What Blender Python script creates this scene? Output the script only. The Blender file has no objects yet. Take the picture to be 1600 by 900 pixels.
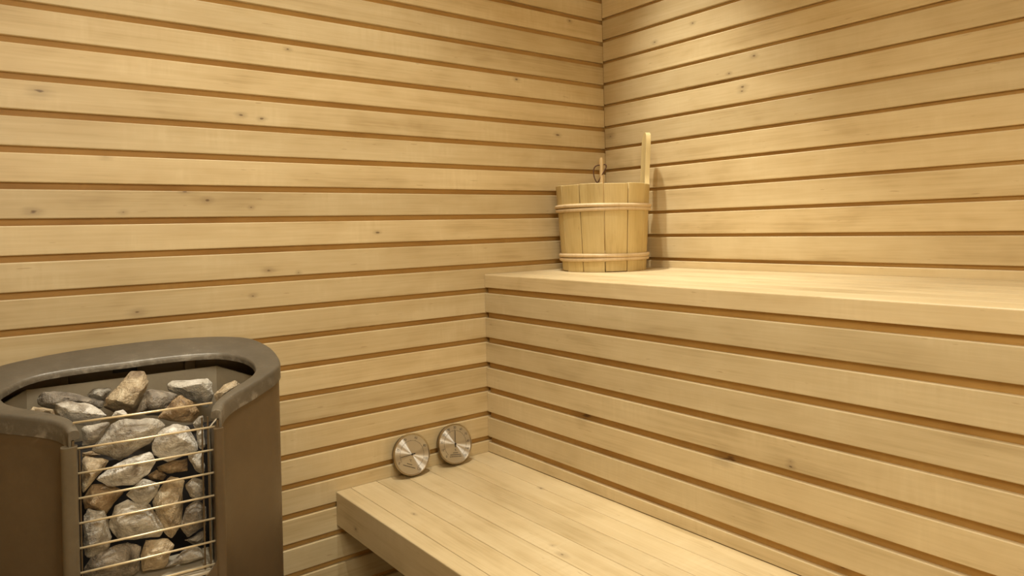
import bpy, bmesh, math, random
from mathutils import Vector, Matrix, Euler
random.seed(7)
COL = bpy.context.scene.collection
PI = math.pi

# ------------------------------------------------------------------ tuning
LIGHT_C, DARK_C = (208, 188, 145), (183, 158, 111)
RISER_L, RISER_D = (206, 187, 146), (181, 159, 116)
BENCH_L, BENCH_D = (210, 190, 148), (186, 162, 116)
GROOVE_L, GROOVE_D = (192, 154, 90), (168, 126, 64)
PAIL_L, PAIL_D = (206, 184, 130), (180, 154, 96)
HOOP_L, HOOP_D = (214, 190, 150), (188, 160, 116)
SHELL_A, SHELL_B = (92, 76, 54), (110, 92, 66)
RIM_A, RIM_B = (90, 83, 70), (112, 104, 89)
DIAL_R, DIAL_ROT = .39, .25
DL, DR = (-.719, -.0125, 0.0), (-.5935, -.0125, 0.0)
LAMP_C = (1.0, .97, .87)
LAMPS = [((-.91, -.60, 2.49), 5.0, .035, LAMP_C, 88), ((-1.33, -.78, 2.49), 6.2, .035, LAMP_C, 108)]
SPOTS = [((-.44, -.18, 2.48), (-.08, -.42, .95), 112, 40, 1.0), ((-.44, -1.05, 2.48), (-.46, -1.06, .93), 46, 46, 1.0)]
FILL = ((-1.45, -1.80, 1.55), 28, .20)  # fill light added behind the camera
EXPOSURE = .0

# ------------------------------------------------------------------ helpers
def link(name, bm, mat, parent=None, smooth=False, loc=None):
    me = bpy.data.meshes.new(name)
    bmesh.ops.recalc_face_normals(bm, faces=bm.faces)
    bm.to_mesh(me); bm.free()
    for m in (mat if isinstance(mat, (list, tuple)) else [mat]):
        me.materials.append(m)
    if smooth:
        for p in me.polygons: p.use_smooth = True
        if smooth is not True:
            me.set_sharp_from_angle(angle=smooth)
    o = bpy.data.objects.new(name, me); COL.objects.link(o)
    if parent: o.parent = parent
    if loc: o.location = loc
    return o

def structure(o):
    o['kind'] = 'structure'; return o

def tag(o, label, cat, group=None):
    o['label'] = label; o['category'] = cat
    if group: o['group'] = group
    return o

def thing(name, label, cat, loc=(0, 0, 0), rot=(0, 0, 0), group=None):
    o = bpy.data.objects.new(name, None); COL.objects.link(o)
    o.location = loc; o.rotation_euler = rot; o.empty_display_size = .05
    return tag(o, label, cat, group)

def board(bm, axis, a0, a1, p, q, ch=.0025, bid=None):
    """a board running along axis (0 x, 1 y, 2 z) from a0 to a1; p, q = (min,max) on the two other
    axes in order; its long edges are chamfered (ch: one size or four, order --,+-,++,-+)"""
    lay = bm.faces.layers.float.get('bid') or bm.faces.layers.float.new('bid')
    if not isinstance(ch, (list, tuple)): ch = [ch] * 4
    (p0, p1), (q0, q1) = p, q
    c = [max(x, 1e-5) for x in ch]
    def arc(cx, cy, s0, r):                       # rounded corner in three points
        return [(cx + r * math.cos(s0 + k * PI / 8), cy + r * math.sin(s0 + k * PI / 8)) for k in range(5)]
    prof = arc(p0 + c[0], q0 + c[0], PI, c[0]) + arc(p1 - c[1], q0 + c[1], 1.5 * PI, c[1]) + \
        arc(p1 - c[2], q1 - c[2], 0, c[2]) + arc(p0 + c[3], q1 - c[3], .5 * PI, c[3])
    def pt(a, u, v):
        r = [u, v]; r.insert(axis, a); return r
    A = [bm.verts.new(pt(a0, u, v)) for u, v in prof]
    B = [bm.verts.new(pt(a1, u, v)) for u, v in prof]
    n = len(prof); fs = []
    for i in range(n):
        fs.append(bm.faces.new((A[i], A[(i + 1) % n], B[(i + 1) % n], B[i])))
    fs.append(bm.faces.new(A)); fs.append(bm.faces.new(B[::-1]))
    b = random.random() if bid is None else bid
    for f in fs: f[lay] = b
    return fs

def box(bm, lo, hi, bid=.5):
    return board(bm, 0, lo[0], hi[0], (lo[1], hi[1]), (lo[2], hi[2]), 1e-4, bid)

def catmull(pts, n):
    pts = [Vector(p) for p in pts]
    P = [2 * pts[0] - pts[1]] + pts + [2 * pts[-1] - pts[-2]]
    dense = []
    for i in range(1, len(P) - 2):
        a, b, c, d = P[i - 1], P[i], P[i + 1], P[i + 2]
        for k in range(12):
            t = k / 12
            dense.append(.5 * ((2 * b) + (c - a) * t + (2 * a - 5 * b + 4 * c - d) * t * t + (3 * b - a - 3 * c + d) * t ** 3))
    dense.append(pts[-1])
    L = [0]
    for i in range(1, len(dense)): L.append(L[-1] + (dense[i] - dense[i - 1]).length)
    out = []; j = 0
    for k in range(n):
        s = L[-1] * k / (n - 1)
        while j < len(L) - 2 and L[j + 1] < s: j += 1
        t = (s - L[j]) / max(L[j + 1] - L[j], 1e-9)
        out.append(dense[j].lerp(dense[j + 1], min(max(t, 0), 1)))
    return out

def loft(bm, rings, closed_ring=True, caps=True):
    R = [[bm.verts.new(p) for p in r] for r in rings]
    n = len(R[0])
    for a, b in zip(R, R[1:]):
        for i in range(n if closed_ring else n - 1):
            bm.faces.new((a[i], a[(i + 1) % n], b[(i + 1) % n], b[i]))
    if caps and closed_ring:
        bm.faces.new(R[0][::-1]); bm.faces.new(R[-1])
    return R

def tube(bm, pts, r, seg=10, caps=True):
    pts = [Vector(p) for p in pts]
    rr = r if isinstance(r, (list, tuple)) else [r] * len(pts)
    t0 = (pts[1] - pts[0]).normalized()
    up = Vector((0, 0, 1)) if abs(t0.z) < .9 else Vector((1, 0, 0))
    u = t0.cross(up).normalized(); rings = []
    for i, p in enumerate(pts):
        t = (pts[min(i + 1, len(pts) - 1)] - pts[max(i - 1, 0)]).normalized()
        u = (u - t * u.dot(t)).normalized(); w = t.cross(u)
        rings.append([p + rr[i] * (math.cos(2 * PI * k / seg) * u + math.sin(2 * PI * k / seg) * w) for k in range(seg)])
    loft(bm, rings, True, caps)

def lathe(bm, prof, seg=64, axis='z', arc=(0, 2 * PI)):
    """revolve (r, h) pairs about the local z (or -y for dials)"""
    full = abs(arc[1] - arc[0] - 2 * PI) < 1e-6
    n = seg if full else seg + 1
    rows = []
    for r, h in prof:
        row = []
        for k in range(n):
            a = arc[0] + (arc[1] - arc[0]) * k / seg
            c, s = r * math.cos(a), r * math.sin(a)
            row.append(bm.verts.new((c, s, h) if axis == 'z' else (c, -h, s)))
        rows.append(row)
    m = n if full else n - 1
    for a, b in zip(rows, rows[1:]):
        for k in range(m):
            q = (a[k], a[(k + 1) % n], b[(k + 1) % n], b[k])
            bm.faces.new(q)
    bmesh.ops.remove_doubles(bm, verts=bm.verts, dist=1e-6)

# ------------------------------------------------------------------ materials
class NT:
    def __init__(s, name):
        s.m = bpy.data.materials.new(name); s.m.use_nodes = True
        s.t = s.m.node_tree; s.n = s.t.nodes; s.l = s.t.links
        s.b = s.n['Principled BSDF']
    def new(s, typ, **kw):
        n = s.n.new(typ)
        for k, v in kw.items(): setattr(n, k, v)
        return n
    def put(s, sock, v):
        if isinstance(v, bpy.types.NodeSocket): s.l.new(v, sock)
        else: sock.default_value = v
    def math(s, op, a, b=0.0, c=0.0):
        n = s.new('ShaderNodeMath', operation=op)
        for k, v in enumerate((a, b, c)): s.put(n.inputs[k], v)
        return n.outputs[0]
    def vmath(s, op, a, b=(0, 0, 0)):
        n = s.new('ShaderNodeVectorMath', operation=op)
        s.put(n.inputs[0], a); s.put(n.inputs[1], b)
        return n.outputs['Value'] if op in ('LENGTH', 'DISTANCE') else n.outputs[0]
    def noise(s, vec, scale, detail=3, rough=.55, dist=0.0):
        n = s.new('ShaderNodeTexNoise'); s.put(n.inputs['Vector'], vec)
        n.inputs['Scale'].default_value = scale; n.inputs['Detail'].default_value = detail
        n.inputs['Roughness'].default_value = rough; n.inputs['Distortion'].default_value = dist
        return n.outputs['Fac']
    def ramp(s, fac, stops):
        n = s.new('ShaderNodeValToRGB'); s.put(n.inputs[0], fac)
        e = n.color_ramp.elements
        while len(e) < len(stops): e.new(.5)
        for x, (p, c) in zip(e, stops):
            x.position = p; x.color = (*c, 1) if len(c) == 3 else c
        return n.outputs[0]
    def smooth(s, v, lo, hi, a=0.0, b=1.0):
        n = s.new('ShaderNodeMapRange', interpolation_type='SMOOTHSTEP')
        s.put(n.inputs[0], v)
        for k, x in enumerate((lo, hi, a, b)): n.inputs[k + 1].default_value = x
        return n.outputs[0]
    def mix(s, f, a, b, blend='MIX'):
        n = s.new('ShaderNodeMix', data_type='RGBA', blend_type=blend)
        s.put(n.inputs[0], f)
        for k, v in ((6, a), (7, b)):
            s.put(n.inputs[k], v if isinstance(v, bpy.types.NodeSocket) else (*v, 1))
        return n.outputs[2]
    def bump(s, h, strength, dist):
        n = s.new('ShaderNodeBump'); n.inputs['Strength'].default_value = strength
        n.inputs['Distance'].default_value = dist; s.put(n.inputs['Height'], h)
        s.l.new(n.outputs[0], s.b.inputs['Normal'])

def srgb(r, g, b):
    return tuple(((c / 255) / 12.92 if c <= 10 else ((c / 255 + .055) / 1.055) ** 2.4) for c in (r, g, b))

def wood(name, axis, light, dark, rough=.5, knots=(), local=False, figure=.5, tint=.10, spec=.35, coat=0.0):
    k = NT(name)
    if local:
        pos = k.new('ShaderNodeTexCoord').outputs['Object']
    else:
        pos = k.new('ShaderNodeNewGeometry').outputs['Position']
    at = k.new('ShaderNodeAttribute', attribute_name='bid').outputs['Fac']
    off = k.new('ShaderNodeCombineXYZ')
    for i, f in enumerate((37.0, 91.0, 53.0)):
        k.l.new(k.math('MULTIPLY', at, f), off.inputs[i])
    q = k.vmath('ADD', pos, off.outputs[0])
    def st(along, across):
        v = [across] * 3; v[axis] = along
        return k.vmath('MULTIPLY', q, tuple(v))
    grain = k.noise(st(1.1, 26), 1.0, 3, .55, .6)            # broad growth bands
    fine = k.noise(st(7, 230), 1.0, 2, .6)                   # fibre
    blot = k.noise(st(5, 9), 1.0, 3, .6, .3)                 # mottling
    curl = k.noise(st(95, 12), 1.0, 2, .5)                   # cross figure (only where blot is high)
    g = k.math('ADD', k.math('MULTIPLY', grain, .48), k.math('MULTIPLY', fine, .30))
    g = k.math('ADD', g, k.math('MULTIPLY', blot, .62))
    cur = k.math('MULTIPLY', k.math('SUBTRACT', curl, .5), k.smooth(blot, .48, .66, 0, .6 * figure))
    g = k.math('ADD', g, cur)
    col = k.ramp(g, [(.47, tuple(x * .90 for x in dark)), (.65, tuple((x + y) / 2 for x, y in zip(dark, light))), (.87, light)])
    # board to board tone
    tone = k.math('ADD', k.math('MULTIPLY', at, tint), 1 - tint * .55)
    cb = k.new('ShaderNodeCombineXYZ')
    for i in range(3): k.l.new(tone, cb.inputs[i])
    col = k.mix(1.0, col, cb.outputs[0], 'MULTIPLY')
    # small dark flecks along the grain
    fl = k.noise(st(26, 190), 1.0, 1, .5)
    col = k.mix(k.smooth(fl, .74, .80, 0, .28), col, srgb(120, 80, 40))
    # knots
    total = None
    for (x, y, z, r) in knots:
        d = k.vmath('SUBTRACT', pos, (x, y, z))
        s = [1.0, 1.0, 1.0]; s[axis] = .55
        d = k.vmath('LENGTH', k.vmath('MULTIPLY', d, tuple(s)))
        d = k.math('ADD', d, k.math('MULTIPLY', k.math('SUBTRACT', fl, .5), r * 1.2))
        core = k.smooth(d, r * .10, r * .58, .75, 0)
        halo = k.smooth(d, r * .3, r * 1.8, .24, 0)
        v = k.math('MAXIMUM', core, halo)
        total = v if total is None else k.math('MAXIMUM', total, v)
    if total is not None:
        col = k.mix(total, col, srgb(70, 38, 14))
    k.l.new(col, k.b.inputs['Base Color'])
    k.put(k.b.inputs['Roughness'], k.math('ADD', k.math('MULTIPLY', fine, .15), rough - .07))
    k.b.inputs['Specular IOR Level'].default_value = spec
    k.b.inputs['Coat Weight'].default_value = coat; k.b.inputs['Coat Roughness'].default_value = .25
    k.bump(k.math('ADD', fine, k.math('MULTIPLY', grain, .5)), .12, .0008)
    return k.m

def metal_paint(name, a, b, rough=.42, metallic=.0, scuff=(150, 135, 112), spec=.5, amount=.5, bump=.05, wear=False):
    k = NT(name)
    pos = k.new('ShaderNodeTexCoord').outputs['Object']
    n1 = k.noise(pos, 9, 4, .6); n2 = k.noise(pos, 160, 2, .6); n3 = k.noise(pos, 38, 5, .7, .4)
    col = k.ramp(k.math('ADD', k.math('MULTIPLY', n1, .8), k.math('MULTIPLY', n2, .2)), [(.3, srgb(*a)), (.72, srgb(*b))])
    sc = k.math('MULTIPLY', k.smooth(n3, .64, .74, 0, amount), k.smooth(n1, .45, .6))
    if wear:
        pt = k.new('ShaderNodeNewGeometry').outputs['Pointiness']
        sc = k.math('MAXIMUM', sc, k.math('MULTIPLY', k.smooth(pt, .512, .58, 0, .5), k.smooth(n3, .46, .66)))
    col = k.mix(sc, col, srgb(*scuff))
    k.l.new(col, k.b.inputs['Base Color'])
    k.b.inputs['Metallic'].default_value = metallic
    k.put(k.b.inputs['Roughness'], k.math('ADD', k.math('MULTIPLY', n2, .2), rough - .1))
    k.b.inputs['Specular IOR Level'].default_value = spec
    k.bump(n2, bump, .001)
    return k.m

def stone_mat(name, base, light, dark, vein=.5):
    k = NT(name)
    pos = k.new('ShaderNodeTexCoord').outputs['Object']
    oi = k.new('ShaderNodeObjectInfo').outputs['Random']
    cb = k.new('ShaderNodeCombineXYZ')
    for i, f in enumerate((13.0, 29.0, 47.0)): k.l.new(k.math('MULTIPLY', oi, f), cb.inputs[i])
    q = k.vmath('ADD', pos, cb.outputs[0])
    n1 = k.noise(q, 34, 5, .62, .5); n2 = k.noise(q, 240, 4, .65); n3 = k.noise(k.vmath('MULTIPLY', q, (1, 1, 3.2)), 24, 4, .6, 1.2)
    col = k.ramp(n1, [(.32, srgb(*dark)), (.52, srgb(*base)), (.74, srgb(*light))])
    col = k.mix(k.smooth(n3, .56, .66, 0, vein), col, srgb(*light))
    col = k.mix(k.smooth(n2, .58, .7, 0, .35), col, srgb(*dark))
    k.l.new(col, k.b.inputs['Base Color'])
    k.b.inputs['Roughness'].default_value = .44
    k.b.inputs['Specular IOR Level'].default_value = .65
    k.bump(k.math('ADD', n2, k.math('MULTIPLY', n1, 2.0)), .85, .004)
    return k.m

def plain(name, c, rough=.5, metallic=0.0, aniso=0.0, spec=.5):
    k = NT(name)
    pos = k.new('ShaderNodeTexCoord').outputs['Object']
    n = k.noise(pos, 120, 2, .5)
    k.l.new(k.ramp(n, [(.3, tuple(x * .88 for x in srgb(*c))), (.7, srgb(*c))]), k.b.inputs['Base Color'])
    k.b.inputs['Roughness'].default_value = rough; k.b.inputs['Metallic'].default_value = metallic
    k.b.inputs['Specular IOR Level'].default_value = spec
    return k.m

# ------------------------------------------------------------------ camera
F, PX, PY = 1112.0, 800.0, 355.14
YAW, ROLL = .66022, -.023863
EYE = Vector((-1.57864, -1.55525, 1.05986))
fw = Vector((math.sin(YAW), math.cos(YAW), 0))
rt0 = Vector((math.cos(YAW), -math.sin(YAW), 0)); up0 = Vector((0, 0, 1))
rt = rt0 * math.cos(ROLL) + up0 * math.sin(ROLL); up = up0 * math.cos(ROLL) - rt0 * math.sin(ROLL)
cd = bpy.data.cameras.new('camera'); cam = bpy.data.objects.new('camera', cd); COL.objects.link(cam)
cam.matrix_world = Matrix((( rt.x, up.x, -fw.x, EYE.x), (rt.y, up.y, -fw.y, EYE.y), (rt.z, up.z, -fw.z, EYE.z), (0, 0, 0, 1)))
cd.sensor_width = 36; cd.sensor_fit = 'HORIZONTAL'; cd.lens = F / 1600 * 36
cd.shift_y = (PY - 450) / 1600; cd.shift_x = 0; cd.clip_start = .02
bpy.context.scene.camera = cam

# ------------------------------------------------------------------ room
XL, YB, ZC = -1.76, -2.05, 2.50          # near side wall, rear wall, ceiling
ZO = 1.162                                # eye-line reference of the wall boards
P_L, P_R, P_F = .066, .06678, .06658      # board pitch: left wall, right wall, bench riser
W_LIGHT, W_DARK = srgb(*LIGHT_C), srgb(*DARK_C)
KN_L = [(-1.457, 0, 1.328, .010), (-1.098, 0, 1.314, .006), (-1.054, 0, 1.309, .005), (-1.354, 0, 1.217, .007), (-.993, 0, 1.469, .005),
        (-1.472, 0, 1.109, .008), (-1.326, 0, 1.107, .005), (-1.214, 0, 1.15, .006), (-1.171, 0, 1.131, .006), (-1.081, 0, 1.116, .004),
        (-1.047, 0, .979, .007), (-.98, 0, .97, .004), (-1.082, 0, .925, .005), (-1.307, 0, .911, .008), (-.136, 0, 1.668, .006),
        (-.343, 0, 1.472, .006), (-.195, 0, 1.326, .007), (-.782, 0, 1.055, .005)]
KN_R = [(0, -.207, 1.579, .006), (0, -.341, 1.601, .005), (0, -.526, 1.475, .006), (0, -.491, 1.402, .007), (0, -.489, 1.392, .006),
        (0, -.452, 1.444, .005), (0, -.024, 1.331, .009)]
KN_F = [(-.459, -.364, .626, .012), (-.462, -.744, .621, .012), (-.469, -.883, .650, .004), (-.469, -.883, .641, .004),
        (-.459, -.947, .5, .006)]
KN_B = [(-.72, -.575, .46, .008), (-.709, -.536, .46, .005), (-.832, -.233, .46, .005), (-.537, -.298, .46, .006), (-.904, -.10, .405, .006)]
M_left = wood('left wall boards', 0, W_LIGHT, W_DARK, .46, KN_L, figure=.5, tint=.17)
M_right = wood('right wall boards', 1, W_LIGHT, W_DARK, .46, KN_R, figure=.2, tint=.17)
M_riser = wood('riser boards', 1, srgb(*RISER_L), srgb(*RISER_D), .46, KN_F, figure=.5, tint=.14)
M_bench = wood('bench planks', 1, srgb(*BENCH_L), srgb(*BENCH_D), .42, KN_B, figure=.4, spec=.45)
M_back = wood('groove tongues', 0, srgb(*GROOVE_L), srgb(*GROOVE_D), .55)
M_rback = wood('riser tongues', 1, srgb(*GROOVE_L), srgb(*GROOVE_D), .55, [(-.4583, -.372, .626, .020), (-.4583, -.757, .622, .018), (-.4583, -.965, .497, .008)])
M_backy = wood('groove tongues across', 1, srgb(*GROOVE_L), srgb(*GROOVE_D), .55)
DEP = .0105

def board_wall(name, axis, a0, a1, face, inward, pitch, zref, gap, mat, mat_back, z0=0.0, z1=ZC, tail=0.0):
    """horizontal boards with open grooves over a tongue layer; face = plane of the board faces,
    inward = +1/-1 direction from the face into the wall"""
    bm = bmesh.new()
    k0 = math.ceil((zref - z1) / pitch) - 1
    lo_hi = lambda d0, d1: tuple(sorted((face + inward * d0, face + inward * d1)))
    k = k0
    while True:
        zt = zref - pitch * k                       # underside of the board above groove k
        top = zt - gap; bot = zref - pitch * (k + 1)
        k += 1
        if top <= z0 + .004: break
        if bot >= z1: continue
        b, t = max(bot, z0), min(top, z1)
        if t - b < .006: continue
        c = .0022
        ch = [c, .0003, .0003, c] if inward > 0 else [.0003, c, c, .0003]
        board(bm, axis, a0, a1, lo_hi(0, DEP), (b, t), ch)
    for f in bm.faces: f.material_index = 0
    fs = board(bm, axis, a0, a1 + tail, lo_hi(DEP, DEP + .02), (z0, z1), .0003, .4)
    for f in fs: f.material_index = 1
    return link(name, bm, [mat, mat_back])

structure(board_wall('wall_left', 0, XL, -.0006, 0.0, 1, P_L, ZO, .0124, M_left, M_back, tail=.031))
structure(board_wall('wall_right', 1, YB, -.0006, 0.0, 1, P_R, ZO + .0017, .0084, M_right, M_backy, tail=.011))
structure(board_wall('wall_rear', 0, XL, 0.0, YB, -1, P_L, ZO, .0124, M_left, M_back))
structure(board_wall('wall_near', 1, YB, 0.0, XL, -1, P_R, ZO, .0124, M_right, M_backy))
bm = bmesh.new()
for i in range(20):
    board(bm, 1, YB, .03, (XL - .03 + i * .0925, XL - .03 + i * .0925 + .0905), (ZC, ZC + .02), .001)
structure(link('ceiling', bm, M_right))
k = NT('floor tile'); pos = k.new('ShaderNodeNewGeometry').outputs['Position']
br = k.new('ShaderNodeTexBrick'); k.l.new(pos, br.inputs['Vector']); br.offset = 0
br.inputs['Scale'].default_value = 1; br.inputs['Brick Width'].default_value = .2; br.inputs['Row Height'].default_value = .2
br.inputs['Mortar Size'].default_value = .002
for i, c in enumerate(((150, 140, 125), (158, 148, 132), (110, 100, 90))): br.inputs[i + 1].default_value = (*srgb(*c), 1)
k.l.new(br.outputs[0], k.b.inputs['Base Color']); k.b.inputs['Roughness'].default_value = .5
bm = bmesh.new(); box(bm, (XL - .03, YB - .03, -.03), (.03, .03, 0)); structure(link('floor', bm, k.m))

# ------------------------------------------------------------------ benches
XF, XE = -.4688, -.9035                    # riser face, lower bench front edge
ZL, ZU = .4600, .9355                      # seat heights
lb = thing('lower_bench', 'lower wooden bench with lengthwise planks and a plain front board, holding the two dials', 'bench', (XE, -1.0, 0))
def child_bm(root, bm):
    bmesh.ops.translate(bm, verts=bm.verts, vec=-Vector(root.location)); return bm
bm = bmesh.new(); pw = .0665; x = XE + pw * .55
tones = [.75, .45, .72, .35, .80, .55, .6]
i = 0
while x < XF - .01:
    x1 = min(x + pw, XF + .005)
    board(bm, 1, YB + .002, -.0015, (x + .0006, x1 - .0006), (ZL - .026, ZL), [.0004, .0004, .0012, .0012], tones[i % 7] + random.uniform(-.05, .05))
    x += pw; i += 1
link('seat', child_bm(lb, bm), M_bench, lb)
bm = bmesh.new()
board(bm, 1, YB + .002, -.0015, (XE, XE + pw * .55 - .0006), (ZL - .077, ZL), [.001, .001, .0012, .0025], .35)
link('front_board', child_bm(lb, bm), M_bench, lb)
for yy in (-.35, -1.05, -1.75):
    bm = bmesh.new(); board(bm, 0, XE + pw * .55, XF + .03, (yy - .02, yy + .02), (ZL - .090, ZL - .0262), .001, .4)
    link('cross_beam', child_bm(lb, bm), M_backy, lb)
for yy in (-.05, -1.97):
    bm = bmesh.new(); board(bm, 2, 0.0, ZL - .090, (XF - .05, XF - .005), (yy - .0225, yy + .0225), .001, .4)
    link('support_leg', child_bm(lb, bm), M_backy, lb)

ub = thing('upper_bench', 'upper wooden bench with slatted riser below it, holding the wooden pail', 'bench', (XF, -1.0, 0))
bm = bmesh.new(); n = 7; pw2 = -XF / n
for i in range(n):
    a = XF + i * pw2
    board(bm, 1, YB + .002, -.0015, (a + (0 if i == 0 else .0006), a + pw2 - .0006 - (.001 if i == n - 1 else 0)), (ZU - (.0351 if i == 0 else .026), ZU),
          [.0012, .0004, .0012, .003 if i == 0 else .0012], (.95, .35, .9, .3, .8, .2, .6)[i])
link('seat', child_bm(ub, bm), M_bench, ub)
bm = bmesh.new(); zr = ZO + .0047
for kk in range(4, 12):
    t = zr - P_F * kk - .0152; b = zr - P_F * (kk + 1)
    if kk == 10: b = ZL
    if kk > 10: break
    board(bm, 1, YB + .002, -.0012, (XF, XF + DEP), (b, t), [.002, .0003, .0003, .0016])
fs = board(bm, 1, YB + .002, -.0012, (XF + DEP, XF + DEP + .02), (ZL - .0, ZU - .0262), .0003, .4)
for f in fs: f.material_index = 1
link('riser', child_bm(ub, bm), [M_riser, M_rback], ub)
for yy in (-.35, -1.05, -1.75):
    bm = bmesh.new(); board(bm, 0, XF + DEP + .02, -.0005, (yy - .02, yy + .02), (ZU - .066, ZU - .0262), .001, .4)
    link('cross_beam', child_bm(ub, bm), M_backy, ub)

# ------------------------------------------------------------------ dials leaning on the left wall
def brushed(name, c):
    k = NT(name)
    tg = k.new('ShaderNodeTangent', direction_type='RADIAL', axis='Y')
    k.l.new(tg.outputs[0], k.b.inputs['Tangent'])
    k.b.inputs['Metallic'].default_value = .9; k.b.inputs['Roughness'].default_value = DIAL_R
    k.b.inputs['Anisotropic'].default_value = 1.0; k.b.inputs['Anisotropic Rotation'].default_value = DIAL_ROT
    pos = k.new('ShaderNodeTexCoord').outputs['Object']
    r = k.vmath('LENGTH', pos); cb = k.new('ShaderNodeCombineXYZ'); k.l.new(r, cb.inputs[0])
    n = k.noise(cb.outputs[0], 2600, 2, .6)
    k.l.new(k.ramp(n, [(.3, srgb(*[x * .86 for x in c])), (.7, srgb(*c))]), k.b.inputs['Base Color'])
    return k.m
M_dial = brushed('brushed dial face', (236, 230, 216))
M_case = plain('dial case metal', (128, 112, 88), .34, 1.0)
M_bezel = plain('dial bezel metal', (196, 182, 156), .28, 1.0)
M_ink = plain('black print', (38, 28, 20), .6)

def text_bm(bm, body, size, cx, cy, rot, h):
    c = bpy.data.curves.new('t', 'FONT'); c.body = body; c.size = size; c.align_x = 'CENTER'; c.align_y = 'CENTER'
    o = bpy.data.objects.new('t', c); COL.objects.link(o)
    dg = bpy.context.evaluated_depsgraph_get()
    me = bpy.data.meshes.new_from_object(o.evaluated_get(dg))
    n0 = len(bm.verts); bm.from_mesh(me); bm.verts.ensure_lookup_table()
    ca, sa = math.cos(rot), math.sin(rot)
    for v in bm.verts[n0:]:
        x, y = v.co.x, v.co.y
        v.co = (cx + ca * x - sa * y, -h, cy + sa * x + ca * y)
    bpy.data.objects.remove(o); bpy.data.curves.remove(c); bpy.data.meshes.remove(me)

def strip(bm, a, b, w, h, t=.0003):
    a, b = Vector((a[0], 0, a[1])), Vector((b[0], 0, b[1]))
    d = (b - a).normalized(); nrm = Vector((-d.z, 0, d.x)) * w / 2
    q = [a + nrm, a - nrm, b - nrm, b + nrm]
    lo = [bm.verts.new(p + Vector((0, -h, 0))) for p in q]; hi = [bm.verts.new(p + Vector((0, -h - t, 0))) for p in q]
    bm.faces.new(lo); bm.faces.new(hi[::-1])
    for i in range(4): bm.faces.new((lo[i], lo[(i + 1) % 4], hi[(i + 1) % 4], hi[i]))

R_D, T_D = .0497, .020
def dial(name, label, cat, x, y, spin, numbers, a0, a1, needle, unit, caption, yaw=0.0, lean=.24):
    zc = R_D * math.cos(lean) + .0006
    root = thing(name, label, cat, (x, y, ZL), (0, 0, yaw))
    rig = Matrix.Translation((0, 0, zc)) @ Matrix.Rotation(-lean, 4, 'X') @ Matrix.Rotation(spin, 4, 'Y')
    def part(nm, bm, m, smooth=False):
        bmesh.ops.recalc_face_normals(bm, faces=bm.faces)
        o = link(nm, bm, m, root, smooth); o.matrix_local = rig; return o
    bm = bmesh.new()
    lathe(bm, [(0, 0), (R_D * .80, 0), (R_D * .90, .001), (R_D * .965, .006), (R_D * .985, T_D - .004), (R_D * .93, T_D - .003), (0, T_D - .003)], 96, 'y')
    part('case', bm, M_case, .6)
    bm = bmesh.new()
    lathe(bm, [(R_D * .93, T_D - .0035), (R_D * .985, T_D - .0045), (R_D, T_D - .003), (R_D, T_D - .001), (R_D * .985, T_D + .0002), (R_D * .95, T_D - .0002), (R_D * .93, T_D - .0016), (R_D * .93, T_D - .0035)], 96, 'y')
    part('bezel', bm, M_bezel, .6)
    fh = T_D - .0020
    bm = bmesh.new(); lathe(bm, [(0, fh - .0008), (R_D * .935, fh - .0008), (R_D * .935, fh), (0, fh)], 96, 'y')
    part('dial_face', bm, M_dial, .6)
    hp = fh + .00015
    n = len(numbers)
    for i, s in enumerate(numbers):
        a = math.radians(a0 + (a1 - a0) * i / (n - 1))
        bm = bmesh.new()
        text_bm(bm, s, .0080, R_D * .80 * math.sin(a), R_D * .80 * math.cos(a), 0, hp)
        part('numeral', bm, M_ink)
    bm = bmesh.new(); r = R_D * .655; pts = []
    for i in range(61):
        a = math.radians(a0 + (a1 - a0) * i / 60); pts.append((r * math.sin(a), r * math.cos(a)))
    for p, q in zip(pts, pts[1:]): strip(bm, p, q, .00045, hp, .0001)
    for i in range(2 * n - 1):
        a = math.radians(a0 + (a1 - a0) * i / (2 * n - 2)); l = .055 if i % 2 == 0 else .03
        strip(bm, (r * math.sin(a), r * math.cos(a)), ((r + R_D * l) * math.sin(a), (r + R_D * l) * math.cos(a)), .0005, hp, .0001)
    part('scale_arc', bm, M_ink)
    bm = bmesh.new(); text_bm(bm, unit, .0070, 0, -R_D * .30, 0, hp)
    for (yy, w) in caption:                                     # lines of tiny illegible print
        x0 = -w / 2
        while x0 < w / 2:
            l = random.uniform(.0006, .0011)
            strip(bm, (x0, R_D * yy), (min(x0 + l, w / 2), R_D * yy), .0017, hp, .0001); x0 += l + .0005
    part('caption', bm, M_ink)
    bm = bmesh.new(); a = math.radians(needle); d = Vector((math.sin(a), math.cos(a)))
    strip(bm, d * -R_D * .17, d * R_D * .64, .0011, hp + .0012, .0004)
    strip(bm, d * -R_D * .17, d * -R_D * .02, .0022, hp + .0012, .0004)
    nd = part('needle', bm, M_ink)
    bm = bmesh.new(); lathe(bm, [(.0001, hp), (.0022, hp), (.0022, hp + .0020), (.0014, hp + .0027), (.0001, hp + .0027)], 20, 'y')
    hub = link('needle_hub', bm, M_ink, nd, .6)
    return root
dial('thermometer', 'round brushed metal dial with its needle pointing left, leaning on the wall nearer the stove', 'thermometer',
     DL[0], DL[1], math.radians(25), [str(v) for v in range(0, 121, 20)], -135, 135, -117, '\u00b0C', [(-.47, .015), (-.58, .034)], DL[2])
dial('hygrometer', 'round brushed metal dial with its needle pointing straight up, nearer the bench corner', 'hygrometer',
     DR[0], DR[1], math.radians(8), [str(v) for v in range(0, 101, 10)], -138, 138, 0, '%', [(-.44, .014), (-.53, .031), (-.62, .035)], DR[2])

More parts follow.
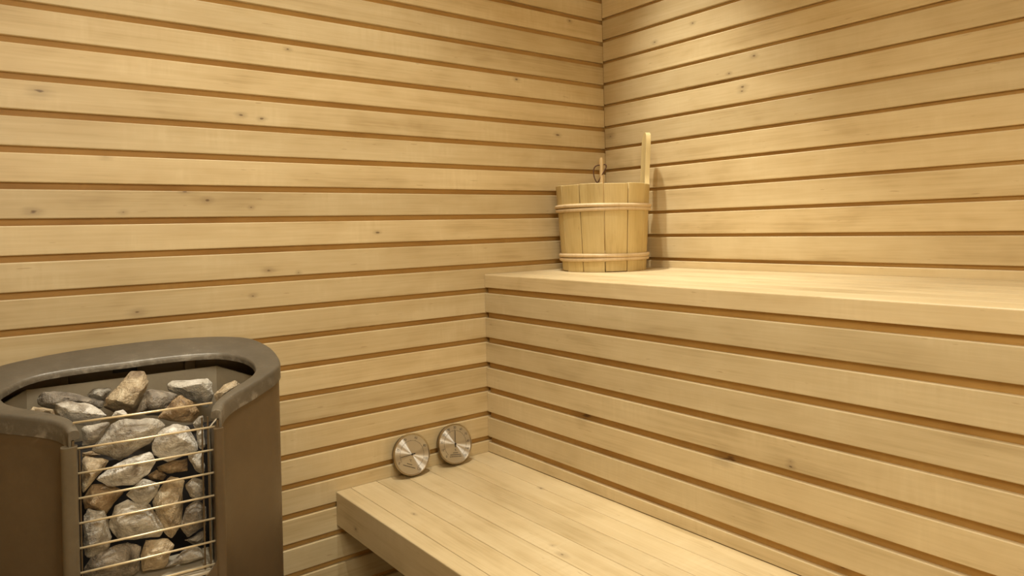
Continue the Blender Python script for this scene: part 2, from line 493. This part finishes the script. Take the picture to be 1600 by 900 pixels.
# ------------------------------------------------------------------ pail and ladle
M_pail = wood('pail staves', 2, srgb(*PAIL_L), srgb(*PAIL_D), .5, (), True, .1, .10)
M_hoop = wood('split willow hoops', 2, srgb(*HOOP_L), srgb(*HOOP_D), .5, (), True, .1, .05)
M_ladle = wood('ladle wood', 2, srgb(206, 176, 122), srgb(180, 146, 92), .5, (), True, .1, .05)
M_cord = plain('brown leather cord', (88, 52, 22), .7)
BC = Vector((-.157, -.140, ZU))
PH = math.atan2(EYE.y - BC.y, EYE.x - BC.x)                      # the side that faces the room
RB, RT, HB, TH = .1150, .1300, .2350, .0130
rad = lambda z: RB + (RT - RB) * z / HB
pail = thing('sauna_pail', 'wooden stave pail with two hoops and one tall handle stave on the upper bench', 'bucket', BC)
def stave(bm, a0, a1, z0, z1, lay, bid, top=None, seg=5):
    rows = []
    for zi in range(9):
        rows.append(z0 + (z1 - z0) * zi / 8)
    O, I = [], []
    for z in rows:
        O.append([bm.verts.new((rad(z) * math.cos(a0 + (a1 - a0) * s / seg), rad(z) * math.sin(a0 + (a1 - a0) * s / seg), z)) for s in range(seg + 1)])
        I.append([bm.verts.new(((rad(z) - TH) * math.cos(a0 + (a1 - a0) * s / seg), (rad(z) - TH) * math.sin(a0 + (a1 - a0) * s / seg), z)) for s in range(seg + 1)])
    fs = []
    for G in (O, I):
        for a, b in zip(G, G[1:]):
            for s in range(seg): fs.append(bm.faces.new((a[s], a[s + 1], b[s + 1], b[s])))
    for a, b, c, d in zip(O, O[1:], I, I[1:]):
        fs.append(bm.faces.new((a[0], b[0], d[0], c[0]))); fs.append(bm.faces.new((a[-1], b[-1], d[-1], c[-1])))
    for s in range(seg):
        fs.append(bm.faces.new((O[0][s], O[0][s + 1], I[0][s + 1], I[0][s]))); fs.append(bm.faces.new((O[-1][s], O[-1][s + 1], I[-1][s + 1], I[-1][s])))
    for f in fs: f[lay] = bid
bm = bmesh.new(); lay = bm.faces.layers.float.new('bid')
step = 2 * PI / 12; H_ANG = PH + math.radians(104)
edges = [PH + math.radians(1.5) + step * i for i in range(12)]
for i in range(12):
    a0, a1 = edges[i], edges[i] + step
    mid = (a0 + a1) / 2
    if abs((mid - H_ANG + PI) % (2 * PI) - PI) < step * .5: continue
    g = .008 if i not in (1, 2) else .006
    if abs((a0 - PH) % (2 * PI) - math.radians(31.5)) < .05: a0 += .008
    stave(bm, a0 + g, a1 - g, 0 if i % 3 else .0015, HB - (0 if i % 2 else .0012), lay, random.random())
o = link('stave_wall', bm, M_pail, pail, .7)
mod = o.modifiers.new('edge', 'BEVEL'); mod.width = .0012; mod.segments = 2; mod.limit_method = 'ANGLE'; mod.angle_limit = .8
bm = bmesh.new(); lathe(bm, [(0, .012), (rad(.012) - TH, .012), (rad(.026) - TH, .026), (0, .026)], 48); link('bottom_board', bm, M_pail, pail)
# tall handle stave
bm = bmesh.new(); lay = bm.faces.layers.float.new('bid')
prof = [(0, .030), (.10, .032), (HB - .02, .0325), (HB, .032), (HB + .012, .0255), (HB + .03, .0235), (HB + .10, .0235), (HB + .122, .0225), (HB + .136, .018), (HB + .144, .011), (HB + .147, .003)]
rings = []
for z, hw in prof:
    r0 = rad(z); a = hw / r0
    rings.append([((r0 - d) * math.cos(H_ANG + a * s), (r0 - d) * math.sin(H_ANG + a * s), z) for d, s in
                  [(0, t / 4) for t in range(-4, 5)] + [(TH, t / 4) for t in range(4, -5, -1)]])
loft(bm, rings)
for f in bm.faces: f[lay] = .55
o = link('handle_stave', bm, M_pail, pail, .7)
mod = o.modifiers.new('edge', 'BEVEL'); mod.width = .0015; mod.segments = 2; mod.limit_method = 'ANGLE'; mod.angle_limit = .8
for zc_, k_ in ((.1715, 1), (.0385, .8)):
    bm = bmesh.new()
    for s, dz, rr in ((1, .0052, .0052), (-1, -.0052, .0048)):
        rings = []
        for j in range(96):
            a = 2 * PI * j / 96
            wv = .0010 * math.sin(a * 2 + s) * k_
            z = zc_ + dz + wv; R = rad(z) + rr * .72
            rings.append([((R + rr * .8 * math.cos(t)) * math.cos(a), (R + rr * .8 * math.cos(t)) * math.sin(a), z + rr * math.sin(t)) for t in [2 * PI * q / 10 for q in range(10)]])
        rings.append(rings[0]); loft(bm, rings, True, False)
        bmesh.ops.remove_doubles(bm, verts=bm.verts, dist=1e-6)
    link('hoop', bm, M_hoop, pail, True)

back = Vector((math.cos(PH + PI), math.sin(PH + PI), 0)); side = Vector((-back.y, back.x, 0)) * -1
lad = thing('sauna_ladle', 'wooden ladle with a brown cord loop, standing in the pail with its handle tip showing', 'ladle', BC + back * .03 + Vector((0, 0, .027)))
lp = lambda b, s, z: back * (b - .03) + side * s + Vector((0, 0, z - .027))
bm = bmesh.new()
tube(bm, [lp(.035, 0, .05), lp(.07, 0, .13), lp(.110, -.001, .235), lp(.1335, -.001, .295), lp(.141, -.001, .316), lp(.1432, -.001, .3225), lp(.1445, -.001, .326)],
     [.007, .0065, .0062, .0062, .0066, .0055, .003], 16)
link('handle', bm, M_ladle, lad, True)
bm = bmesh.new()
lathe(bm, [(.0001, 0), (.022, .001), (.032, .010), (.036, .026), (.0335, .026), (.029, .012), (.018, .006), (.0001, .005)], 32)
link('bowl', bm, M_ladle, lad, True)
hz = .300; hb = .1345
cord = catmull([lp(hb - .004, .0065, hz + .004), lp(hb - .008, .010, hz + .004), lp(hb - .010, .0135, hz - .001), lp(hb - .012, .0085, hz - .013),
                lp(hb - .016, -.004, hz - .034), lp(hb - .018, -.0115, hz - .047), lp(hb - .018, -.0140, hz - .049), lp(hb - .017, -.0175, hz - .046), lp(hb - .015, -.0225, hz - .034),
                lp(hb - .012, -.0245, hz - .018), lp(hb - .009, -.0215, hz - .004), lp(hb - .006, -.014, hz + .002), lp(hb - .006, -.006, hz + .003)], 60)
bm = bmesh.new(); tube(bm, cord, .0018, 8); link('cord_loop', bm, M_cord, lad, True)

# ------------------------------------------------------------------ stove
M_shell = metal_paint('stove brown enamel', SHELL_A, SHELL_B, .40, .25, (150, 135, 112), .5, .25)
M_rim = metal_paint('stove rim grey brown', RIM_A, RIM_B, .42, .3, (176, 168, 152), .5, .55, .12, wear=True)
M_post = metal_paint('stove post metal', (104, 92, 72), (124, 112, 90), .38, .4, (170, 156, 130), .5, .5)
M_liner = metal_paint('bare steel liner', (182, 170, 146), (208, 196, 170), .45, .3, (190, 176, 150), .5, .3)
M_dark = plain('dark inside', (30, 24, 18), .7)  # near-black stove inside, so gaps between rocks show dark
M_rod = plain('warm bright rod', (238, 218, 176), .35, .5)
SO, SPSI = Vector((-1.362, -.25, 0)), math.radians(-6)
stove = thing('sauna_stove', 'brown metal sauna stove with an open front of thin rods, filled with rocks', 'stove', SO, (0, 0, SPSI))
out_pts = [(-.087, -.172), (-.092, -.150), (-.103, -.131), (-.122, -.113), (-.145, -.097), (-.169, -.080), (-.195, -.056), (-.214, -.025), (-.224, .010), (-.222, .050),
           (-.209, .090), (-.182, .122), (-.139, .143), (-.093, .158), (-.044, .168), (.007, .174), (.061, .177), (.116, .173), (.166, .163), (.205, .145), (.226, .118),
           (.239, .076), (.242, .035), (.238, -.008), (.222, -.038), (.199, -.063), (.173, -.089), (.148, -.111), (.130, -.130), (.117, -.151), (.109, -.173)]
in_pts = [(-.074, -.168), (-.078, -.145), (-.086, -.122), (-.104, -.100), (-.126, -.080), (-.147, -.062), (-.163, -.042), (-.172, -.018), (-.174, 0.0), (-.166, .018),
          (-.150, .042), (-.127, .060), (-.092, .070), (-.047, .075), (.001, .077), (.051, .081), (.103, .080), (.145, .072), (.174, .050), (.188, .026),
          (.193, .000), (.189, -.030), (.177, -.054), (.160, -.074), (.140, -.094), (.122, -.114), (.108, -.134), (.099, -.152), (.095, -.168)]
N = 120
out_c = catmull([(x, y, 0) for x, y in out_pts], N); in_c = catmull([(x, y, 0) for x, y in in_pts], N)
plane = lambda y: .829 + .2 * y
bm = bmesh.new(); rings = []
for o_, i_ in zip(out_c, in_c):
    zo, zi = plane(o_.y), plane(i_.y)
    w = (i_ - o_); L = max(w.length, 1e-4); w = w / L
    P_ = lambda d, dz: (o_.x + w.x * d, o_.y + w.y * d, zo + (zi - zo) * min(d / L, 1) + dz)
    e = min(.004, L * .25)
    rings.append([P_(0, -.027), P_(0, -.006), P_(e * .3, -.0022), P_(e, -.0004), P_(e * 2, 0), P_(L - e, -.001), P_(L - e * .3, -.0025), P_(L, -.006), P_(L, -.012), P_(L - e, -.0125), P_(e, -.0125), P_(min(.0035, e), -.027)])
loft(bm, rings)
rim = link('rim', bm, M_rim, stove, .7)
def panel(name, idx):
    bm = bmesh.new(); rings = []
    for i in idx:
        o_ = out_c[i]; w = (in_c[i] - o_).normalized(); z1 = plane(o_.y) - .014
        a = o_ + w * .0042; b = o_ + w * .0072
        rings.append([(a.x, a.y, .004), (a.x, a.y, .4), (a.x, a.y, z1), (b.x, b.y, z1), (b.x, b.y, .4), (b.x, b.y, .004)])
    loft(bm, rings); return link(name, bm, M_shell, stove, .7)
iL = [i for i in range(N) if out_c[i].x < -.098 or (out_c[i].y < 0 and out_c[i].x < 0)]
iR = [i for i in range(N) if out_c[i].x > .112 or (out_c[i].y < 0 and out_c[i].x > 0)]
panel('side_panel', [i for i in iL if i < N * .6]); panel('side_panel', [i for i in iR if i > N * .4])
def rbox(name, x0, x1, y0, y1, z0, z1, m, r=.002, parent=None):
    bm = bmesh.new(); board(bm, 2, z0, z1, (x0, x1), (y0, y1), min(r, (x1 - x0) * .49, (y1 - y0) * .49), .5)
    return link(name, bm, m, parent or stove, .5)
rbox('front_post', -.0965, -.0765, -.178, -.158, .004, .7735, M_post, .007)
rbox('front_post', .0975, .112, -.178, -.150, .004, .768, M_shell, .004)
for x_ in (-.096, .109): rbox('back_strap', x_ - .010, x_ + .010, .150, .158, .004, .846, M_shell)
rbox('shade_sheet', -.104, .117, .160, .163, .004, .845, M_shell)  # added brown sheet, stands in for the shaded wall behind the open back
rbox('rim_tab', -.020, .018, .120, .124, plane(.12) - .034, plane(.12) - .013, M_dark, parent=rim)
# open front: sill, lower front plate with rounded corners, rods
bm = bmesh.new(); pr = [(-.083, .03), (.102, .03), (.102, .592)]
for j in range(9): a = j / 8 * PI / 2; pr.append((.102 - .034 * (1 - math.cos(a)) - .0, .592 - .044 * math.sin(a)))
for j in range(8, -1, -1): a = j / 8 * PI / 2; pr.append((-.083 + .034 * (1 - math.cos(a)), .592 - .044 * math.sin(a)))
pr.append((-.083, .592))
seen = []; [seen.append(q) for q in pr if q not in seen]
loft(bm, [[(x_, y_, z_) for x_, z_ in seen] for y_ in (-.176, -.172)])
link('front_plate', bm, M_shell, stove)
bm = bmesh.new()
loft(bm, [[(x_, -.172, .556), (x_, -.090, .560), (x_, -.090, .557), (x_, -.172, .553)] for x_ in (-.080, .100)])
link('sill', bm, M_liner, stove)
for z_ in (.8015, .769, .7345, .700, .6656, .6312, .597, .5625):
    bm = bmesh.new(); first = z_ > .8
    y_ = -.150 if first else -.1665
    tube(bm, [(-.0815, y_, z_ - .0002), (0, y_ - .0005, z_), (.1005, y_, z_ + .0006)], .0016, 12)
    link('rod', bm, M_rod, stove, True)
for x_, y_ in ((.0915, -.1612), (.0835, -.1612), (-.0745, -.1612)):
    rbox('basket_bar', x_ - .0013, x_ + .0013, y_ - .0016, y_ + .0016, .5, .785 if x_ > 0 else .765, M_shell)
# inner steel box that holds the rocks
pl = [(-.078, -.140), (-.092, -.112), (-.128, -.074), (-.172, -.004), (-.196, .052), (-.149, .128), (.155, .137), (.206, .064), (.190, -.010), (.150, -.070), (.112, -.112), (.0965, -.140)]
bm = bmesh.new(); rings = []
for j, (x_, y_) in enumerate(pl):
    q = Vector((x_, y_)); c = Vector((.005, .0)); w = (c - q).normalized() * .003
    zt = plane(y_) - (.048 if y_ > 0 else .040)
    rings.append([(x_, y_, .45), (x_, y_, zt), (x_ + w.x, y_ + w.y, zt), (x_ + w.x, y_ + w.y, .45)])
loft(bm, rings); link('rock_liner', bm, M_liner, stove)
bm = bmesh.new(); loft(bm, [[(x_ * .97, y_ * .97, z_) for x_, y_ in pl] for z_ in (.47, .50)]); link('rock_grate', bm, M_dark, stove)
rbox('heating_core', -.125, .150, -.045, .105, .50, .712, M_dark, .01)

# ------------------------------------------------------------------ rocks
SM = dict(
    grey=stone_mat('grey rock', (166, 157, 140), (218, 211, 194), (100, 90, 76), .45),
    pale=stone_mat('pale grey rock', (200, 192, 174), (238, 233, 219), (122, 112, 96), .5),
    white=stone_mat('whitish rock', (214, 207, 191), (246, 243, 233), (138, 126, 108), .6),
    tan=stone_mat('tan rock', (190, 170, 136), (230, 216, 184), (118, 98, 72), .45),
    brown=stone_mat('brown rock', (156, 130, 94), (196, 172, 134), (94, 74, 50), .35),
    dark=stone_mat('dark rock', (136, 126, 110), (186, 174, 154), (72, 62, 50), .4))
STONES = {
  'T1': (0.000, [(-0.0380,0.7872), (-0.0360,0.8005), (-0.0230,0.8142), (0.0017,0.8375), (0.0193,0.8352), (0.0279,0.8191), (0.0240,0.8076), (0.0149,0.7930), (0.0074,0.7723), (0.0003,0.7685), (-0.0220,0.7769)]),
  'T2': (0.035, [(0.0584,0.8017), (0.0661,0.8080), (0.1203,0.8060), (0.1281,0.7975), (0.1306,0.7757), (0.1201,0.7537), (0.0845,0.7761), (0.0601,0.7942)]),
  'T3': (-0.030, [(0.0088,0.7763), (0.0146,0.8046), (0.0217,0.8124), (0.0445,0.8072), (0.0677,0.7970), (0.0582,0.7785), (0.0401,0.7675), (0.0225,0.7703)]),
  'T3b': (-0.105, [(0.0281,0.7816), (0.0608,0.8111), (0.0779,0.8001), (0.0995,0.7806), (0.0771,0.7661), (0.0463,0.7712)]),
  'T4': (0.040, [(-0.1300,0.8067), (-0.1215,0.8159), (-0.0947,0.8121), (-0.0635,0.8002), (-0.0387,0.7886), (-0.0418,0.7782), (-0.0719,0.7796), (-0.1106,0.7879), (-0.1276,0.7951)]),
  'T5': (-0.070, [(-0.1027,0.8154), (-0.0866,0.8172), (-0.0650,0.8110), (-0.0467,0.7983), (-0.0364,0.7880), (-0.0528,0.7747), (-0.0657,0.7756), (-0.0960,0.7933), (-0.1029,0.8049)]),
  'T6': (-0.010, [(-0.1367,0.7987), (-0.1319,0.8044), (-0.1058,0.7965), (-0.1042,0.7848), (-0.1207,0.7844), (-0.1351,0.7910)]),
  'T7': (-0.020, [(0.1231,0.7873), (0.1408,0.8014), (0.1571,0.8060), (0.1667,0.7988), (0.1449,0.7803), (0.1287,0.7729)]),
  'T8': (0.090, [(-0.0605,0.7930), (-0.0515,0.8020), (-0.0264,0.8016), (-0.0219,0.7958), (-0.0359,0.7791), (-0.0536,0.7838)]),
  'T10': (-0.090, [(-0.0325,0.7881), (-0.0275,0.7982), (-0.0163,0.7974), (-0.0076,0.7878), (-0.0182,0.7840)]),
  'S1': (-0.135, [(-0.0775,0.7882), (-0.0664,0.7916), (-0.0489,0.7886), (-0.0353,0.7913), (-0.0450,0.7683), (-0.0564,0.7634), (-0.0766,0.7638)]),
  'S2': (-0.135, [(-0.0485,0.7656), (-0.0343,0.7893), (-0.0173,0.7944), (0.0271,0.7878), (0.0382,0.7755), (0.0199,0.7551), (-0.0232,0.7329), (-0.0428,0.7471), (-0.0592,0.7554)]),
  'S3': (-0.140, [(0.0170,0.7551), (0.0278,0.7693), (0.0460,0.7771), (0.0675,0.7699), (0.0788,0.7458), (0.0802,0.7308), (0.0365,0.7208), (0.0182,0.7351)]),
  'S4': (-0.130, [(0.0739,0.7703), (0.0844,0.7797), (0.0965,0.7796), (0.0944,0.7631), (0.0770,0.7586)]),
  'S5': (-0.130, [(0.0788,0.7604), (0.0980,0.7638), (0.1002,0.7325), (0.0850,0.7308), (0.0800,0.7449)]),
  'S6': (-0.140, [(0.0663,0.7260), (0.0956,0.7279), (0.0999,0.6977), (0.0847,0.6912), (0.0750,0.7049)]),
  'R1': (-0.140, [(-0.0771,0.7431), (-0.0673,0.7493), (-0.0369,0.7394), (-0.0414,0.7288), (-0.0611,0.7108), (-0.0735,0.6981), (-0.0790,0.7154)]),
  'R1b': (-0.110, [(-0.0782,0.7476), (-0.0597,0.7491), (-0.0455,0.7394), (-0.0671,0.7389), (-0.0776,0.7409)]),
  'R2': (-0.145, [(-0.0549,0.7158), (-0.0326,0.7317), (-0.0071,0.7412), (0.0133,0.7415), (0.0235,0.7270), (0.0096,0.7088), (-0.0080,0.6978), (-0.0404,0.7031)]),
  'R3': (-0.125, [(0.0232,0.7132), (0.0434,0.7169), (0.0664,0.7173), (0.0656,0.6982), (0.0431,0.6997), (0.0276,0.7058)]),
  'R4': (-0.115, [(0.0122,0.6984), (0.0247,0.7045), (0.0401,0.6940), (0.0340,0.6866), (0.0167,0.6915)]),
  'Q1': (-0.130, [(-0.0789,0.6841), (-0.0610,0.7058), (-0.0327,0.6978), (-0.0194,0.6875), (-0.0333,0.6698), (-0.0425,0.6595), (-0.0687,0.6709)]),
  'Q2': (-0.145, [(-0.0185,0.6856), (0.0032,0.7051), (0.0254,0.6916), (0.0202,0.6793), (0.0022,0.6594)]),
  'Q3': (-0.135, [(0.0163,0.6644), (0.0262,0.6826), (0.0419,0.6980), (0.0613,0.6867), (0.0598,0.6546), (0.0547,0.6213), (0.0418,0.6043), (0.0323,0.6118), (0.0215,0.6420)]),
  'Q4': (-0.135, [(0.0619,0.6801), (0.0733,0.6882), (0.0962,0.6825), (0.0944,0.6548), (0.0805,0.6500), (0.0687,0.6613)]),
  'P1': (-0.140, [(-0.0804,0.6115), (-0.0731,0.6659), (-0.0654,0.6733), (-0.0445,0.6673), (-0.0364,0.6285), (-0.0420,0.6136), (-0.0668,0.6051)]),
  'P2': (-0.140, [(-0.0415,0.6400), (-0.0336,0.6730), (-0.0154,0.6772), (0.0120,0.6627), (0.0313,0.6223), (0.0249,0.6112), (-0.0239,0.6201)]),
  'P3': (-0.140, [(0.0545,0.6188), (0.0590,0.6478), (0.0758,0.6535), (0.0946,0.6419), (0.0960,0.6131), (0.0627,0.6013)]),
  'P3b': (-0.120, [(0.0591,0.5915), (0.0938,0.5979), (0.0926,0.5826), (0.0770,0.5791)]),
  'O1': (-0.140, [(-0.0836,0.5923), (-0.0597,0.6093), (-0.0167,0.6154), (-0.0015,0.6040), (-0.0030,0.5702), (-0.0106,0.5577), (-0.0795,0.5731)]),
  'O2': (-0.140, [(-0.0007,0.5904), (0.0061,0.6117), (0.0356,0.6072), (0.0446,0.5956), (0.0307,0.5609), (0.0190,0.5473), (0.0004,0.5567)]),
  'O3': (-0.140, [(0.0326,0.5604), (0.0545,0.5836), (0.0744,0.5871), (0.0948,0.5630), (0.0938,0.5545), (0.0614,0.5417), (0.0304,0.5462)]),
}
INFO = {
 'T1': ('tan', 'large upright tan rock, tallest on top of the stove, near the middle', .9),
 'T2': ('pale', 'pale flat-topped rock at the back right of the heap, by the steel liner', .9),
 'T3': ('dark', 'dark grey rock right beside the tall upright tan one, on top', 1.0),
 'T3b': ('brown', 'brown wedge-shaped rock crossed by the right half of the top rod', .8),
 'T4': ('dark', 'long dark flat rock lying at the back left of the heap', 1.0),
 'T5': ('white', 'whitish rock in front of the long dark flat one, on top at left', .9),
 'T6': ('tan', 'small pinkish tan rock at the far left of the heap', 1.0),
 'T7': ('tan', 'small pale tan rock tucked under the right arm of the rim', 1.0),
 'T8': ('grey', 'small blue-grey rock behind the upright tan one, at the back of the heap', 1.0),
 'T10': ('white', 'tiny white rock at the foot of the upright tan one', 1.2),
 'S1': ('grey', 'rock at the left post between the first and second rods', .8),
 'S2': ('grey', 'large broad grey-brown rock crossed by the second rod, left of centre', .6),
 'S3': ('white', 'large rounded whitish rock behind the second and third rods at right', .8),
 'S4': ('grey', 'small grey rock by the right post just under the top rod', 1.0),
 'S5': ('pale', 'narrow pale rock by the right post, crossed by the second rod', .9),
 'S6': ('pale', 'pale block by the right post hanging below the third rod', .9),
 'R1': ('tan', 'tan rock with a white lower tip by the left post, crossed by the third rod', .8),
 'R1b': ('brown', 'dark brown sliver of rock by the left post just below the second rod', 1.0),
 'R2': ('white', 'bright white slanting rock crossed by the third rod, in the middle', .7),
 'R3': ('brown', 'brown flat rock right of the bright white slanting one, below the third rod', .9),
 'R4': ('brown', 'small brown rock wedged under the right end of the bright white slanting one', 1.0),
 'Q1': ('brown', 'rounded brown rock by the left side crossed by the fourth rod', .8),
 'Q2': ('pale', 'pale triangular rock with its point down, crossed by the fourth rod', .8),
 'Q3': ('tan', 'tall tan-grey rock right of the triangular one, crossed by the fifth rod', .7),
 'Q4': ('grey', 'small grey rock by the right post between the fourth and fifth rods', .9),
 'P1': ('grey', 'squarish grey rock by the left post, crossed by the fifth and sixth rods', .8),
 'P2': ('pale', 'broad grey rock with a white lower left corner, crossed by the fifth rod, middle', .7),
 'P3': ('dark', 'dark squarish rock by the right post, crossed by the sixth rod', .9),
 'P3b': ('grey', 'thin grey rock by the right post just above the seventh rod', 1.0),
 'O1': ('dark', 'wide dark rock at the lower left of the grate, behind the seventh rod', .6),
 'O2': ('tan', 'tan block standing at the bottom middle, behind the seventh rod', .8),
 'O3': ('grey', 'grey rock in the lower right corner of the grate, above the sill', .8),
}
CAM_L = Vector((-.079, -1.321, 1.060))      # the side the open front shows itself to, in the stove's own frame
def rock(key, Yc, poly):
    kind, label, depth = INFO[key]
    poly = [(min(max(a, -.0715), .0895) if Yc < -.1 else a, max(b, .566)) for a, b in poly]
    rnd = random.Random(key)
    c = Vector((sum(a for a, b in poly) / len(poly), Yc, sum(b for a, b in poly) / len(poly)))
    w = max(a for a, b in poly) - min(a for a, b in poly); h = max(b for a, b in poly) - min(b for a, b in poly)
    t = min(w, h) * depth * .62
    ax = (CAM_L - c).normalized()
    pts = []
    for a, b in poly:
        q = Vector((a, Yc, b)) - c
        pts.append(q * 1.03 + ax * rnd.uniform(-.12, .12) * t)
    nf = len(poly)
    for s, shrink in ((1, .50), (-1, .72)):
        k0 = rnd.random()
        for i in range(0, nf, 2 if nf > 6 else 1):
            a, b = poly[i]; q = Vector((a, Yc, b)) - c
            f = shrink * rnd.uniform(.55, 1.2)
            pts.append(q * min(f, .88) + ax * (s * t * rnd.uniform(.55, 1.0)))
    bm = bmesh.new()
    vs = [bm.verts.new(p) for p in pts]
    r = bmesh.ops.convex_hull(bm, input=vs)
    dead = list({g for g in r['geom_interior'] + r['geom_unused'] if isinstance(g, bmesh.types.BMVert)})
    bmesh.ops.delete(bm, geom=dead, context='VERTS')
    bmesh.ops.dissolve_limit(bm, angle_limit=.12, verts=bm.verts, edges=bm.edges)
    bmesh.ops.bevel(bm, geom=list(bm.edges), offset=min(w, h) * .045, segments=2, profile=.6, affect='EDGES', clamp_overlap=True)
    bmesh.ops.triangulate(bm, faces=bm.faces)
    for _ in range(2):
        long_e = [e for e in bm.edges if e.calc_length() > .006]
        if long_e: bmesh.ops.subdivide_edges(bm, edges=long_e, cuts=1); bmesh.ops.triangulate(bm, faces=bm.faces)
    from mathutils import noise as mn
    off = Vector((rnd.random() * 50, rnd.random() * 50, rnd.random() * 50))
    bm.normal_update()
    mv = [(v, v.normal * (mn.noise(v.co * 45 + off) * .0026 + mn.noise(v.co * 130 + off) * .0016)) for v in bm.verts]
    for v, d in mv: v.co += d
    o = link('sauna_rock', bm, SM[kind], None, .55)
    o.matrix_world = Matrix.Translation(SO) @ Matrix.Rotation(SPSI, 4, 'Z') @ Matrix.Translation(c)
    return tag(o, label, 'rock', 'rocks heaped in the stove')
for key, (Yc, poly) in STONES.items(): rock(key, Yc, poly)

# ------------------------------------------------------------------ lamps of the room and an added fill light
def lamp(name, loc, power, size=.06, color=LAMP_C, spread=160):
    l = bpy.data.lights.new(name, 'AREA'); l.shape = 'DISK'; l.size = size; l.energy = power; l.color = color
    l.spread = math.radians(spread)
    o = bpy.data.objects.new(name, l); COL.objects.link(o); o.location = loc; return o
def spot(name, loc, aim, power, size, blend=.9, r=.03):
    l = bpy.data.lights.new(name, 'SPOT'); l.energy = power; l.color = LAMP_C; l.spot_size = math.radians(size); l.spot_blend = blend; l.shadow_soft_size = r
    o = bpy.data.objects.new(name, l); COL.objects.link(o); o.location = loc
    o.rotation_euler = (Vector(aim) - Vector(loc)).to_track_quat('-Z', 'Y').to_euler(); return o
for a in SPOTS: spot('ceiling_spot', *a)
for a in LAMPS: lamp('ceiling_lamp', *a)
l = bpy.data.lights.new('fill_light', 'POINT'); l.energy = FILL[1]; l.shadow_soft_size = FILL[2]; l.color = LAMP_C  # unseen fill, added to brighten the upright faces and the stove front
o = bpy.data.objects.new('fill_light', l); COL.objects.link(o); o.location = FILL[0]
w = bpy.data.worlds.new('world'); bpy.context.scene.world = w; w.use_nodes = True
w.node_tree.nodes['Background'].inputs[0].default_value = (1, .85, .65, 1); w.node_tree.nodes['Background'].inputs[1].default_value = .0
sc = bpy.context.scene
sc.view_settings.view_transform = 'Standard'; sc.view_settings.look = 'None'; sc.view_settings.gamma = 1
sc.view_settings.use_curve_mapping = False; sc.view_settings.exposure = EXPOSURE
sc.cycles.max_bounces = 12; sc.cycles.diffuse_bounces = 6; sc.cycles.sample_clamp_indirect = 6
